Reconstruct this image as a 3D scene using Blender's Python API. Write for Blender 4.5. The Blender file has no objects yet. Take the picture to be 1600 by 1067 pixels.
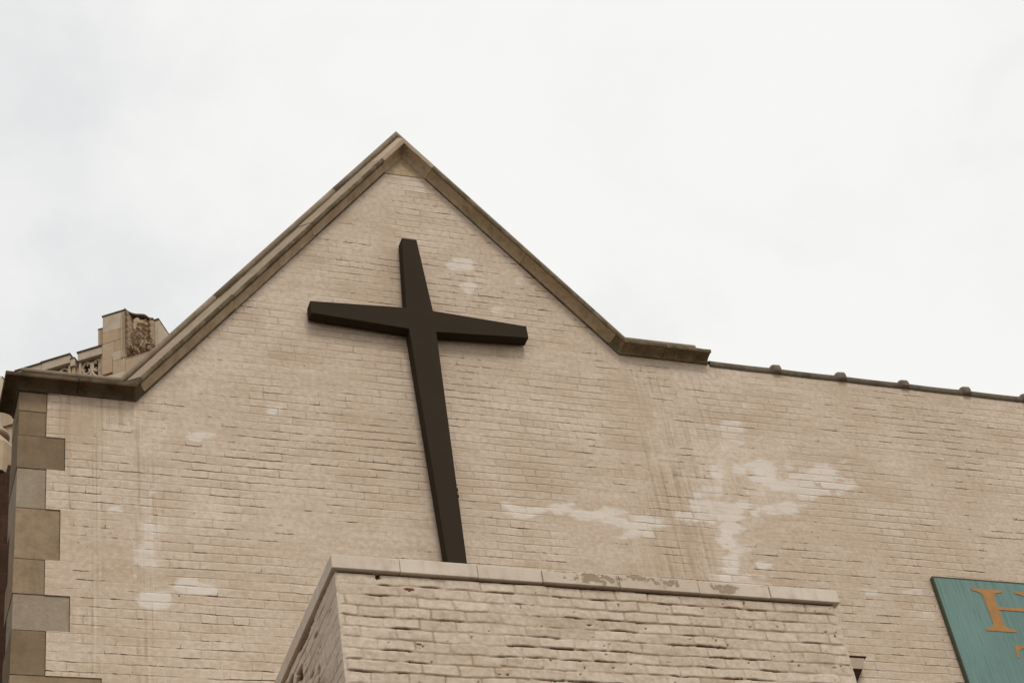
import bpy, math, random
import numpy as np
from mathutils import Matrix, Vector
random.seed(4)
sc = bpy.context.scene
COL = sc.collection

# ------------------------------------------------------------------ camera
R = ((0.93687414, -0.10734744, -0.33278127),
     (-0.31928436, -0.65065235, -0.6889913),
     (-0.14256347, 0.75174999, -0.64385372))
CAM = (0.0, -11.0, 1.6)
cd = bpy.data.cameras.new('camera')
cam = bpy.data.objects.new('camera', cd)
COL.objects.link(cam)
cam.matrix_world = Matrix([list(R[i]) + [CAM[i]] for i in range(3)] + [[0, 0, 0, 1]])
cd.sensor_width = 36.0
cd.lens = 36.0 * 2925.7 / 1600.0
cd.clip_end = 5000
sc.camera = cam

# ------------------------------------------------------------------ light
SUN_EL, SUN_AZ = math.radians(52), math.radians(172)      # azimuth clockwise from +y
sun_dir = Vector((math.sin(SUN_AZ) * math.cos(SUN_EL), math.cos(SUN_AZ) * math.cos(SUN_EL), math.sin(SUN_EL)))
sl = bpy.data.lights.new('sun', 'SUN')
sl.energy = 1.3
sl.angle = math.radians(15)
sl.color = (1.0, 0.94, 0.85)
so = bpy.data.objects.new('sun', sl)
COL.objects.link(so)
so.rotation_euler = sun_dir.to_track_quat('Z', 'Y').to_euler()

sc.view_settings.view_transform = 'Standard'
sc.view_settings.look = 'None'
sc.view_settings.gamma = 1.0
sc.view_settings.exposure = 0.0


class NT:
    """small wrapper to write node graphs as expressions"""
    def __init__(s, nt):
        s.nt = nt
        s.nt.nodes.clear()

    def new(s, t, **kw):
        n = s.nt.nodes.new(t)
        for k, v in kw.items():
            setattr(n, k, v)
        return n

    def put(s, sock, v):
        if isinstance(v, bpy.types.NodeSocket):
            s.nt.links.new(v, sock)
        elif v is not None:
            if sock.type == 'RGBA' and hasattr(v, '__len__') and len(v) == 3:
                v = tuple(v) + (1,)
            sock.default_value = v

    def m(s, op, a, b=None, c=None, clamp=False):
        n = s.new('ShaderNodeMath', operation=op, use_clamp=clamp)
        s.put(n.inputs[0], a); s.put(n.inputs[1], b); s.put(n.inputs[2], c)
        return n.outputs[0]

    def vm(s, op, a, b=None):
        n = s.new('ShaderNodeVectorMath', operation=op)
        s.put(n.inputs[0], a); s.put(n.inputs[1], b)
        return n.outputs[0]

    def xyz(s, x, y, z):
        n = s.new('ShaderNodeCombineXYZ')
        for i, v in enumerate((x, y, z)):
            s.put(n.inputs[i], v)
        return n.outputs[0]

    def sep(s, v):
        n = s.new('ShaderNodeSeparateXYZ'); s.put(n.inputs[0], v)
        return n.outputs

    def noise(s, v, scale, detail=3, rough=0.5, dist=0.0):
        n = s.new('ShaderNodeTexNoise')
        s.put(n.inputs['Vector'], v)
        n.inputs['Scale'].default_value = scale
        n.inputs['Detail'].default_value = detail
        n.inputs['Roughness'].default_value = rough
        n.inputs['Distortion'].default_value = dist
        return n.outputs['Fac']

    def rng(s, v, a, b, c=0.0, d=1.0, smooth=False):
        n = s.new('ShaderNodeMapRange', interpolation_type='SMOOTHSTEP' if smooth else 'LINEAR')
        s.put(n.inputs[0], v)
        for i, q in enumerate((a, b, c, d)):
            n.inputs[i + 1].default_value = q
        return n.outputs[0]

    def mix(s, f, a, b, blend='MIX'):
        n = s.new('ShaderNodeMix', data_type='RGBA', blend_type=blend)
        s.put(n.inputs[0], f); s.put(n.inputs[6], a); s.put(n.inputs[7], b)
        return n.outputs[2]

    def attr(s, name):
        return s.new('ShaderNodeAttribute', attribute_name=name).outputs['Fac']

    def bump(s, h, dist, strength=1.0, normal=None):
        n = s.new('ShaderNodeBump')
        s.put(n.inputs['Height'], h)
        n.inputs['Distance'].default_value = dist
        n.inputs['Strength'].default_value = strength
        if normal: s.put(n.inputs['Normal'], normal)
        return n.outputs[0]

    def coord(s):
        return s.new('ShaderNodeTexCoord').outputs['Object']

    def out(s, col, rough=0.9, normal=None, spec=0.25, metallic=0.0):
        b = s.new('ShaderNodeBsdfPrincipled')
        s.put(b.inputs['Base Color'], col)
        s.put(b.inputs['Roughness'], rough)
        b.inputs['Specular IOR Level'].default_value = spec
        b.inputs['Metallic'].default_value = metallic
        if normal: s.put(b.inputs['Normal'], normal)
        o = s.new('ShaderNodeOutputMaterial')
        s.nt.links.new(b.outputs[0], o.inputs[0])


def new_mat(name):
    m = bpy.data.materials.new(name)
    m.use_nodes = True
    return m, NT(m.node_tree)


# ------------------------------------------------------------------ sky
w = bpy.data.worlds.new('World')
sc.world = w
w.use_nodes = True
N = NT(w.node_tree)
sky = N.new('ShaderNodeTexSky', sky_type='NISHITA')
sky.sun_disc = False
sky.sun_elevation = SUN_EL
sky.sun_rotation = SUN_AZ
sky.dust_density = 4.0
gen = N.new('ShaderNodeTexCoord').outputs['Generated']
blue = N.vm('SCALE', sky.outputs[0]); blue.node.inputs['Scale'].default_value = 0.12
n1 = N.noise(gen, 3.2, 6, 0.55, 0.25)
n2 = N.noise(N.vm('ADD', gen, (3.1, 1.7, 0.4)), 7.0, 5, 0.55, 0.3)
dp = N.new('ShaderNodeVectorMath', operation='DOT_PRODUCT')
N.put(dp.inputs[0], gen)
dp.inputs[1].default_value = Vector((0.83, -0.55, 0.1)).normalized()
side = N.rng(dp.outputs['Value'], -0.42, 0.1, 0.0, 1.0)
cover = N.m('ADD', N.m('MULTIPLY', n1, 0.62), N.m('MULTIPLY', n2, 0.30))
cover = N.m('ADD', cover, N.m('MULTIPLY', side, 0.30))
cover = N.rng(cover, 0.47, 0.72, 0.0, 1.0, True)
thin = N.mix(0.10, (0.805, 0.812, 0.815), blue)
cl = N.mix(cover, thin, (0.928, 0.925, 0.910))
bg = N.new('ShaderNodeBackground')
N.put(bg.inputs[0], cl)
bg.inputs[1].default_value = 1.0
wo = N.new('ShaderNodeOutputWorld')
w.node_tree.links.new(bg.outputs[0], wo.inputs[0])


# ------------------------------------------------------------------ materials
def painted_brick(name, light, mid, joint, dark, marks=True, real=False):
    m, N = new_mat(name)
    co = N.coord()
    X = N.sep(co)
    hx = N.m('ADD', X[0], X[1])
    z = X[2]
    p2 = N.xyz(hx, z, 0.0)
    mul = lambda a, b: N.m('MULTIPLY', a, b)
    add = lambda a, b: N.m('ADD', a, b)
    sub = lambda a, b: N.m('SUBTRACT', a, b)
    big = N.noise(p2, 0.6, 4, 0.6)
    med = N.noise(p2, 2.0, 4, 0.6)
    med2 = N.noise(N.xyz(mul(hx, 2.2), mul(z, 6.0), 4.0), 1.0, 4, 0.6)
    fine = N.noise(p2, 24, 4, 0.6)
    grit = N.noise(p2, 110, 3, 0.6)
    # irregular courses
    wz = mul(sub(N.noise(N.xyz(mul(hx, 0.8), mul(z, 3.0), 0.0), 1.0, 3), 0.5), 0.040)
    wz2 = mul(sub(N.noise(N.xyz(mul(hx, 8.0), mul(z, 13.0), 2.0), 1.0, 3, 0.6), 0.5), 0.020)
    wx2 = mul(sub(N.noise(N.xyz(hx, z, 5.0), 16, 3), 0.5), 0.020)
    bx = add(hx, wx2)
    bz = add(z, add(wz, wz2))
    RH = 0.0745
    row = N.m('FLOOR', N.m('DIVIDE', bz, RH))
    fz = sub(bz, mul(row, RH))
    wn = N.new('ShaderNodeTexWhiteNoise', noise_dimensions='1D')
    N.put(wn.inputs['W'], row)
    head = N.m('LESS_THAN', N.m('MODULO', row, 7.0), 0.5)
    bw = sub(0.222, mul(head, 0.109))
    xs_ = add(N.m('DIVIDE', bx, bw), add(mul(N.m('MODULO', row, 2.0), 0.5), mul(wn.outputs['Value'], 0.30)))
    colm = N.m('FLOOR', xs_)
    fx = mul(sub(xs_, colm), bw)
    wn2 = N.new('ShaderNodeTexWhiteNoise', noise_dimensions='2D')
    N.put(wn2.inputs['Vector'], N.xyz(row, colm, 0.0))
    rnd = wn2.outputs['Value']
    rnd3 = N.sep(wn2.outputs['Color'])
    dvt = N.m('MINIMUM', fx, sub(bw, fx))
    dh = N.m('MINIMUM', fz, sub(RH, fz))
    hide = N.noise(N.xyz(hx, z, 11.0), 1.5, 4, 0.6)          # heavy paint hides the courses here and there
    open_ = N.rng(hide, 0.40, 0.66, 0.08, 0.95, True)
    jh = mul(N.rng(dh, 0.001, 0.011, 1.0, 0.0, True), open_)
    jv = mul(mul(N.rng(dvt, 0.001, 0.008, 1.0, 0.0, True), open_), N.rng(rnd3[1], 0.15, 0.7, 0.10, 1.0))
    mort = N.m('MAXIMUM', jh, jv)
    c = N.mix(N.rng(big, 0.38, 0.62), light, mid)
    c = N.mix(N.rng(med, 0.35, 0.7, 0, 0.8), c, mid)
    c = N.mix(N.rng(med2, 0.50, 0.75, 0, 0.45), c, joint)
    c = N.mix(N.rng(med2, 0.25, 0.42, 0.45, 0.0), c, (0.80, 0.70, 0.59))
    c = N.mix(N.rng(fine, 0.45, 0.75, 0, 0.50), c, joint)
    c = N.mix(N.rng(fine, 0.28, 0.46, 0.30, 0.0), c, (0.82, 0.72, 0.62))
    c = N.mix(mul(N.rng(rnd, 0.55, 1.0, 0.0, 0.24), open_), c, (0.82, 0.71, 0.60))
    c = N.mix(mul(N.rng(rnd, 0.0, 0.30, 0.26, 0.0), open_), c, joint)
    c = N.mix(N.rng(grit, 0.3, 0.8, 0.0, 0.26), c, joint)
    hgt = add(mul(sub(1.0, mort), 0.60), add(mul(rnd, 0.25), add(mul(fine, 0.55), mul(grit, 0.16))))
    if not real:
        c = N.mix(mul(jh, N.rng(med, 0.3, 0.7, 0.30, 0.60)), c, joint)  # joint dirt tone, also painting in shade the bump leaves out
        c = N.mix(mul(jv, 0.40), c, joint)
        rim = mul(mul(N.rng(fz, 0.010, 0.020, 1.0, 0.0), N.rng(fz, 0.005, 0.010, 0.0, 1.0)), open_)
        c = N.mix(mul(rim, 0.30), c, (0.84, 0.74, 0.63))  # pale edge highlight painted just above the bed joint
        seg = add(mul(N.noise(N.xyz(mul(hx, 4.2), mul(row, 7.37), 9.0), 1.0, 3, 0.65), 0.82), mul(rnd3[0], 0.18))
        seg2 = N.noise(N.xyz(hx, z, 2.0), 1.0, 2)
        sgm = add(add(mul(seg, 0.56), mul(seg2, 0.44)), mul(sub(fine, 0.5), 0.16))
        segm = N.rng(sgm, 0.520, 0.575, 0.0, 1.0, True)
        thick = N.rng(sgm, 0.515, 0.63, 0.0020, 0.0075)
        k = N.m('DIVIDE', N.m('ABSOLUTE', sub(fz, 0.003)), thick)
        crack = mul(N.rng(k, 0.45, 1.1, 1.0, 0.0), segm)
        hook = mul(mul(N.rng(dvt, 0.0012, 0.0045, 1.0, 0.0), N.m('LESS_THAN', fz, 0.030)), mul(N.rng(rnd3[2], 0.40, 0.50), segm))
        crack = N.m('MAXIMUM', crack, hook)
        c = N.mix(mul(crack, N.rng(seg, 0.48, 0.66, 0.35, 0.92)), c, dark)
        hgt = sub(hgt, mul(crack, 0.3))
    pit = N.rng(N.noise(p2, 30, 1, 0.4), 0.745, 0.79)
    pit = mul(pit, N.rng(N.noise(N.xyz(hx, z, 7.0), 1.9, 2), 0.5, 0.60))
    c = N.mix(mul(pit, 0.8), c, dark)
    if marks:
        vs = N.noise(N.xyz(mul(hx, 38), mul(z, 0.7), 0.0), 1.0, 3, 0.6)
        vs2 = N.noise(N.xyz(mul(hx, 7), mul(z, 0.35), 4.0), 1.0, 3, 0.6)
        st = N.attr('streak')
        c = N.mix(mul(st, N.rng(vs2, 0.40, 0.64, 0, 0.42)), c, joint)
        c = N.mix(mul(st, N.rng(vs, 0.52, 0.64, 0, 0.6)), c, N.mix(0.4, joint, dark))
        c = N.mix(mul(st, N.rng(vs, 0.46, 0.36, 0, 0.35)), c, (0.80, 0.72, 0.62))
        gr = N.attr('grime_shade')
        c = N.mix(mul(gr, N.rng(med, 0.3, 0.65, 0.40, 0.95)), c, N.mix(0.35, joint, mid))
        pa = N.attr('patch')
        pm = add(pa, mul(sub(rnd, 0.5), 0.40))
        pm = add(pm, mul(sub(fine, 0.5), 0.8))
        pm = add(pm, mul(sub(med2, 0.5), 0.5))
        pm = add(pm, mul(sub(N.noise(N.xyz(mul(hx, 5.0), mul(z, 11.0), 21.0), 1.0, 4, 0.65), 0.5), 1.1))
        pm = N.rng(pm, 0.40, 0.90, 0.0, 0.68, True)
        pm = mul(pm, N.rng(mort, 0, 1, 1.0, 0.62))
        c = N.mix(pm, c, (0.80, 0.735, 0.655))
    if real:
        jt = N.attr('joint')
        tn = N.attr('tint')
        c = N.mix(N.rng(tn, 0.6, 1.0, 0, 0.18), c, (0.82, 0.71, 0.59))
        c = N.mix(N.rng(tn, 0.0, 0.3, 0.14, 0.0), c, joint)
        c = N.mix(mul(N.rng(jt, 0.0, 0.55), N.rng(med, 0.3, 0.7, 0.50, 0.95)), c, joint)
        c = N.mix(N.rng(N.noise(p2, 9, 4, 0.65), 0.52, 0.75, 0.0, 0.35), c, joint)
        c = N.mix(N.rng(jt, 0.56, 0.90, 0.0, 0.9), c, dark)  # slots under bricks darkened in colour to deepen their shade
        fl = N.attr('flake')
        c = N.mix(N.rng(fl, 0.15, 0.4), c, (0.17, 0.06, 0.03))
        hgt = add(mul(fine, 0.5), mul(grit, 0.2))
        N.out(c, 0.85, N.bump(hgt, 0.005, 0.9), 0.2)
    else:
        N.out(c, 0.85, N.bump(hgt, 0.009, 0.9), 0.2)
    return m


def stone(name, a, b, dark, stain=0.4, sc_=3.0, bump=0.003, moss=None, up=0.0):
    m, N = new_mat(name)
    co = N.coord()
    inf = N.new('ShaderNodeObjectInfo').outputs['Random']
    p = N.vm('ADD', co, N.xyz(N.m('MULTIPLY', inf, 17.0), N.m('MULTIPLY', inf, 5.0), 0.0))
    n1 = N.noise(p, sc_, 4, 0.6)
    n2 = N.noise(p, sc_ * 5, 4, 0.65)
    n3 = N.noise(p, 90, 3, 0.6)
    X = N.sep(p)
    vs = N.noise(N.xyz(N.m('MULTIPLY', X[0], 9), N.m('MULTIPLY', X[1], 9), N.m('MULTIPLY', X[2], 1.3)), 1.0, 3, 0.6)
    c = N.mix(N.rng(n1, 0.35, 0.65), a, b)
    c = N.mix(N.rng(n2, 0.45, 0.75, 0, stain), c, dark)
    c = N.mix(N.rng(vs, 0.48, 0.72, 0, stain * 0.9), c, dark)
    c = N.mix(N.rng(n3, 0.4, 0.75, 0, 0.22), c, dark)
    if moss:
        c = N.mix(N.rng(N.noise(p, 7.5, 5, 0.65), 0.46, 0.62, 0, 0.8), c, moss)
    N.out(c, 0.9, N.bump(N.m('ADD', N.m('MULTIPLY', n2, 1.0), N.m('MULTIPLY', n3, 0.4)), bump, 0.8), 0.15)
    return m


M = {}
M['wall'] = painted_brick('painted_brick', (0.755, 0.643, 0.527), (0.62, 0.502, 0.389), (0.415, 0.28, 0.168), (0.085, 0.036, 0.012))
M['annex'] = painted_brick('thick_painted_brick', (0.75, 0.64, 0.523), (0.66, 0.545, 0.43), (0.35, 0.233, 0.135), (0.055, 0.024, 0.009), marks=False, real=True)
M['coping'] = stone('gable_coping_stone', (0.56, 0.42, 0.275), (0.45, 0.33, 0.205), (0.22, 0.155, 0.085), 0.55, 3.5, 0.004)
M['mossy'] = stone('mossy_coping_stone', (0.34, 0.25, 0.16), (0.25, 0.185, 0.11), (0.09, 0.068, 0.035), 0.6, 4.0, 0.005, (0.12, 0.10, 0.05))
M['soot'] = stone('sooty_coping_stone', (0.15, 0.10, 0.062), (0.085, 0.055, 0.034), (0.035, 0.022, 0.014), 0.5, 4.0, 0.005, (0.14, 0.11, 0.06))
M['clean'] = stone('clean_coping_stone', (0.52, 0.41, 0.30), (0.46, 0.34, 0.24), (0.30, 0.21, 0.14), 0.35, 3.5, 0.003)
M['weather'] = stone('weathering_stone', (0.38, 0.30, 0.215), (0.32, 0.25, 0.175), (0.21, 0.16, 0.11), 0.35, 5, 0.003)
M['fascia'] = stone('mossy_fascia_shade_line', (0.16, 0.124, 0.073), (0.12, 0.092, 0.053), (0.07, 0.052, 0.028), 0.5, 7, 0.007, (0.24, 0.19, 0.12))
M['cove_light'] = stone('pale_cove_stone', (0.62, 0.475, 0.325), (0.50, 0.375, 0.245), (0.25, 0.18, 0.105), 0.5, 3.5, 0.004)
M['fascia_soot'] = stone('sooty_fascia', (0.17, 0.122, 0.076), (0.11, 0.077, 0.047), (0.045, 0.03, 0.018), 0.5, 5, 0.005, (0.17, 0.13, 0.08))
M['roll'] = stone('roll_stone', (0.33, 0.26, 0.19), (0.26, 0.20, 0.14), (0.13, 0.10, 0.065), 0.4, 5, 0.003)
M['tile'] = stone('clay_tile', (0.22, 0.185, 0.13), (0.165, 0.14, 0.095), (0.07, 0.055, 0.035), 0.5, 6, 0.003)
M['collar'] = stone('clay_collar', (0.25, 0.20, 0.155), (0.20, 0.155, 0.115), (0.09, 0.07, 0.05), 0.5, 9, 0.003)
M['quoin_a'] = stone('quoin_tan', (0.385, 0.282, 0.183), (0.295, 0.212, 0.134), (0.17, 0.12, 0.073), 0.4, 4, 0.006)
M['quoin_b'] = stone('quoin_brown', (0.262, 0.188, 0.118), (0.205, 0.146, 0.09), (0.135, 0.096, 0.058), 0.3, 4, 0.006)
M['quoin_c'] = stone('quoin_grey', (0.38, 0.31, 0.23), (0.33, 0.26, 0.19), (0.22, 0.17, 0.115), 0.35, 6, 0.006)
M['tower'] = stone('church_limestone', (0.56, 0.42, 0.29), (0.47, 0.345, 0.23), (0.34, 0.25, 0.165), 0.35, 1.6, 0.006)
M['tower_b'] = stone('church_limestone_ochre', (0.52, 0.375, 0.245), (0.46, 0.33, 0.21), (0.36, 0.25, 0.16), 0.3, 1.6, 0.006)
M['tower_c'] = stone('church_limestone_pale', (0.60, 0.50, 0.385), (0.52, 0.42, 0.31), (0.30, 0.24, 0.17), 0.35, 1.4, 0.006)
M['tower_lead'] = stone('weathered_cap', (0.20, 0.155, 0.11), (0.15, 0.115, 0.08), (0.07, 0.055, 0.035), 0.5, 2.5, 0.004)
M['tower_deep'] = stone('dark_tracery_back', (0.24, 0.165, 0.10), (0.20, 0.135, 0.08), (0.11, 0.075, 0.045), 0.4, 3, 0.004)  # darker brown tone behind the tracery and the carved panel
M['ground'] = stone('worn_paving', (0.13, 0.11, 0.087), (0.105, 0.088, 0.07), (0.07, 0.058, 0.046), 0.4, 0.6, 0.004)
M['roof'] = stone('roof_slate', (0.10, 0.095, 0.09), (0.075, 0.07, 0.068), (0.05, 0.045, 0.04), 0.4, 2, 0.004)

# painted coping of the annex with peeled places
def annex_coping():
    m, N = new_mat('painted_annex_coping')
    co = N.coord(); X = N.sep(co)
    n2 = N.noise(co, 12, 4, 0.6); n3 = N.noise(co, 70, 3, 0.6); n1 = N.noise(co, 2.0, 3)
    vs = N.noise(N.xyz(N.m('MULTIPLY', X[0], 14), N.m('MULTIPLY', X[1], 14), N.m('MULTIPLY', X[2], 2.0)), 1.0, 3, 0.6)
    c = N.mix(N.rng(n1, 0.35, 0.65), (0.72, 0.625, 0.52), (0.62, 0.515, 0.41))
    c = N.mix(N.rng(vs, 0.5, 0.75, 0, 0.4), c, (0.42, 0.31, 0.215))
    c = N.mix(N.rng(n2, 0.5, 0.8, 0, 0.5), c, (0.45, 0.34, 0.24))
    tot = None
    for (cx, cz, rx, rz) in ((4.50, 7.885, 0.20, 0.042), (4.80, 7.905, 0.12, 0.022), (4.99, 7.89, 0.10, 0.032), (5.38, 7.882, 0.085, 0.045), (4.30, 7.925, 0.14, 0.012), (3.12, 7.93, 0.03, 0.01), (5.75, 7.93, 0.15, 0.008)):
        dx = N.m('DIVIDE', N.m('SUBTRACT', X[0], cx), rx)
        dz = N.m('DIVIDE', N.m('SUBTRACT', X[2], cz), rz)
        d = N.m('SQRT', N.m('ADD', N.m('MULTIPLY', dx, dx), N.m('MULTIPLY', dz, dz)))
        k = N.rng(d, 0.4, 1.5, 1.0, 0.0)
        tot = k if tot is None else N.m('MAXIMUM', tot, k)
    pe = N.m('ADD', N.m('MULTIPLY', tot, 0.75), N.m('MULTIPLY', N.m('SUBTRACT', N.noise(co, 22, 5, 0.65), 0.5), 3.0))
    pe = N.m('MULTIPLY', N.rng(pe, 0.50, 0.58), N.rng(tot, 0.02, 0.15))
    c = N.mix(pe, c, N.mix(n3, (0.29, 0.215, 0.14), (0.44, 0.34, 0.235)))
    h = N.m('ADD', N.m('MULTIPLY', n2, 0.6), N.m('SUBTRACT', N.m('MULTIPLY', n3, 0.2), N.m('MULTIPLY', pe, 0.8)))
    N.out(c, 0.8, N.bump(h, 0.004, 0.8), 0.2)
    return m
M['annex_coping'] = annex_coping()

def dark_metal():
    m, N = new_mat('black_painted_metal')
    co = N.coord()
    n1 = N.noise(co, 2.5, 4, 0.6); n2 = N.noise(co, 160, 2)
    c = N.mix(N.rng(n1, 0.3, 0.7), (0.038, 0.028, 0.018), (0.047, 0.035, 0.023))
    N.out(c, N.rng(n1, 0.3, 0.7, 0.75, 0.9), N.bump(N.m('ADD', N.m('MULTIPLY', n2, 0.15), n1), 0.002, 0.5), 0.06)
    return m
M['cross'] = dark_metal()

def plain(name, c1, c2, rough=0.8, s=8.0, bump=0.002):
    m, N = new_mat(name)
    co = N.coord(); n = N.noise(co, s, 4, 0.6); f = N.noise(co, s * 9, 3, 0.6)
    c = N.mix(N.rng(n, 0.3, 0.7), c1, c2)
    c = N.mix(N.rng(f, 0.4, 0.8, 0, 0.3), c, tuple(x * 0.7 for x in c2))
    N.out(c, rough, N.bump(f, bump, 0.7), 0.25)
    return m
def red_brick():
    m, N = new_mat('dark_red_brick')
    co = N.coord(); X = N.sep(co)
    b = N.new('ShaderNodeTexBrick')
    N.put(b.inputs['Vector'], N.xyz(N.m('ADD', X[0], X[1]), X[2], 0.0))
    b.inputs['Color1'].default_value = (0.055, 0.024, 0.014, 1)
    b.inputs['Color2'].default_value = (0.085, 0.036, 0.02, 1)
    b.inputs['Mortar'].default_value = (0.06, 0.045, 0.032, 1)
    b.inputs['Scale'].default_value = 1.0
    b.inputs['Brick Width'].default_value = 0.222
    b.inputs['Row Height'].default_value = 0.0745
    b.inputs['Mortar Size'].default_value = 0.005
    c = N.mix(N.rng(N.noise(co, 6, 4), 0.4, 0.7, 0, 0.5), b.outputs['Color'], (0.035, 0.02, 0.012))
    N.out(c, 0.9, N.bump(N.m('SUBTRACT', 1.0, b.outputs['Fac']), 0.005, 0.7), 0.2)
    return m
M['red'] = red_brick()
M['hole'] = plain('recess_shadow_stone', (0.30, 0.22, 0.15), (0.24, 0.17, 0.11))
M['corbel'] = plain('painted_corbel', (0.58, 0.48, 0.37), (0.50, 0.40, 0.30))
M['sign_frame'] = plain('weathered_green_edge', (0.10, 0.11, 0.08), (0.07, 0.08, 0.058))

def sign_board():
    m, N = new_mat('teal_painted_boards')
    co = N.coord(); X = N.sep(co)
    g = N.noise(N.xyz(N.m('MULTIPLY', X[0], 55), 0.0, N.m('MULTIPLY', X[2], 1.1)), 1.0, 4, 0.6)
    g2 = N.noise(N.xyz(N.m('MULTIPLY', X[0], 130), 0.0, N.m('MULTIPLY', X[2], 4)), 1.0, 3, 0.6)
    b = N.noise(co, 2.2, 3)
    c = N.mix(N.rng(b, 0.3, 0.7), (0.150, 0.268, 0.246), (0.118, 0.218, 0.20))
    c = N.mix(N.rng(g, 0.42, 0.66, 0, 0.5), c, (0.235, 0.34, 0.295))
    c = N.mix(N.rng(g2, 0.57, 0.70, 0, 0.65), c, (0.055, 0.10, 0.085))
    # water stain near the top edge
    top = N.rng(X[2], 9.35, 9.72, 0, 1)
    c = N.mix(N.m('MULTIPLY', top, N.rng(g, 0.40, 0.62, 0, 0.45)), c, (0.22, 0.29, 0.23))
    N.out(c, 0.6, N.bump(N.m('ADD', g, N.m('MULTIPLY', g2, 0.5)), 0.003, 0.8), 0.25)
    return m
M['sign'] = sign_board()

def sign_letter():
    m, N = new_mat('faded_orange_paint')
    co = N.coord(); X = N.sep(co)
    g2 = N.noise(N.xyz(N.m('MULTIPLY', X[0], 130), 0.0, N.m('MULTIPLY', X[2], 4)), 1.0, 3, 0.6)
    c = N.mix(N.rng(N.noise(co, 14, 4), 0.35, 0.7), (0.47, 0.225, 0.065), (0.38, 0.19, 0.065))
    c = N.mix(N.rng(g2, 0.58, 0.70, 0, 0.55), c, (0.20, 0.16, 0.09))
    N.out(c, 0.6, None, 0.25)
    return m
M['letter'] = sign_letter()


# ------------------------------------------------------------------ geometry helpers
def link(name, me, mat, parent=None, smooth=False):
    o = bpy.data.objects.new(name, me)
    COL.objects.link(o)
    if mat: me.materials.append(mat)
    if smooth:
        me.polygons.foreach_set('use_smooth', [True] * len(me.polygons))
    if parent is not None:
        o.parent = parent
        o.location = -Vector(parent.location)      # child coordinates stay world coordinates
    return o


def mesh(name, vs, fs, mat, parent=None, smooth=False):
    me = bpy.data.meshes.new(name)
    me.from_pydata([tuple(map(float, v)) for v in vs], [], fs)
    me.validate()
    me.update()
    import bmesh
    bm = bmesh.new(); bm.from_mesh(me)
    bmesh.ops.recalc_face_normals(bm, faces=bm.faces)
    bm.to_mesh(me); bm.free()
    return link(name, me, mat, parent, smooth)


def grid_mesh(name, V, mat, parent=None, attrs=None, extra=None, smooth=True):
    """V: (rows, cols, 3) array; extra = list of (verts, faces) appended"""
    r, c, _ = V.shape
    idx = np.arange(r * c).reshape(r, c)
    q = np.stack([idx[:-1, :-1], idx[:-1, 1:], idx[1:, 1:], idx[1:, :-1]], -1).reshape(-1, 4)
    vs = V.reshape(-1, 3)
    return raw_mesh(name, vs, q, mat, parent, attrs, smooth)


def raw_mesh(name, vs, q, mat, parent=None, attrs=None, smooth=True):
    me = bpy.data.meshes.new(name)
    me.vertices.add(len(vs))
    me.vertices.foreach_set('co', np.ascontiguousarray(vs, dtype=np.float32).ravel())
    me.loops.add(len(q) * 4)
    me.loops.foreach_set('vertex_index', q.ravel().astype(np.int32))
    me.polygons.add(len(q))
    me.polygons.foreach_set('loop_start', np.arange(0, len(q) * 4, 4, dtype=np.int32))
    me.update(calc_edges=True)
    for k, a in (attrs or {}).items():
        at = me.attributes.new(k, 'FLOAT', 'POINT')
        at.data.foreach_set('value', np.ascontiguousarray(a, dtype=np.float32).ravel())
    return link(name, me, mat, parent, smooth)


def tag(o, label=None, cat=None, group=None, kind=None):
    if label: o['label'] = label
    if cat: o['category'] = cat
    if group: o['group'] = group
    if kind: o['kind'] = kind
    return o


def empty(name, loc, label, cat, group=None):
    o = bpy.data.objects.new(name, None)
    COL.objects.link(o)
    o.location = loc
    return tag(o, label, cat, group)


BOXF = [(0, 1, 2, 3), (7, 6, 5, 4), (0, 4, 5, 1), (1, 5, 6, 2), (2, 6, 7, 3), (3, 7, 4, 0)]
def box_vf(x0, x1, y0, y1, z0, z1):
    return [(x0, y0, z0), (x1, y0, z0), (x1, y0, z1), (x0, y0, z1), (x0, y1, z0), (x1, y1, z0), (x1, y1, z1), (x0, y1, z1)], list(BOXF)


def join(parts):
    vs, fs = [], []
    for v, f in parts:
        o = len(vs); vs += list(v); fs += [tuple(i + o for i in q) for q in f]
    return vs, fs


def bevel(o, w_=0.003, seg=2):
    b = o.modifiers.new('bevel', 'BEVEL')
    b.width = w_; b.segments = seg; b.limit_method = 'ANGLE'; b.angle_limit = math.radians(25)
    return o


def box(name, x0, x1, y0, y1, z0, z1, mat, parent=None, bev=0.0):
    o = mesh(name, *box_vf(x0, x1, y0, y1, z0, z1), mat, parent)
    if bev: bevel(o, bev)
    return o


def prism(poly, y0, y1):
    """poly of (x,z) extruded from y0 (front) to y1"""
    n = len(poly)
    vs = [(x, y0, z) for x, z in poly] + [(x, y1, z) for x, z in poly]
    fs = [tuple(range(n)), tuple(range(2 * n - 1, n - 1, -1))] + [(i, i + n, (i + 1) % n + n, (i + 1) % n) for i in range(n)]
    return vs, fs


def hit(px, py, y=0.0):
    """point of the vertical plane y=const that the survey photo shows at this pixel (used once, for measuring paint marks)"""
    d = np.array(R) @ np.array([px - 800, -(py - 533.5), -2925.7])
    t = (y + 11.0) / d[1]
    return d[0] * t, 1.6 + d[2] * t


# ------------------------------------------------------------------ ground
tag(mesh('ground', [(-1500, -1500, 0), (1500, -1500, 0), (1500, 1500, 0), (-1500, 1500, 0)], [(0, 1, 2, 3)], M['ground']), 'worn concrete paving round the church', None, None, 'structure')

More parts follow.
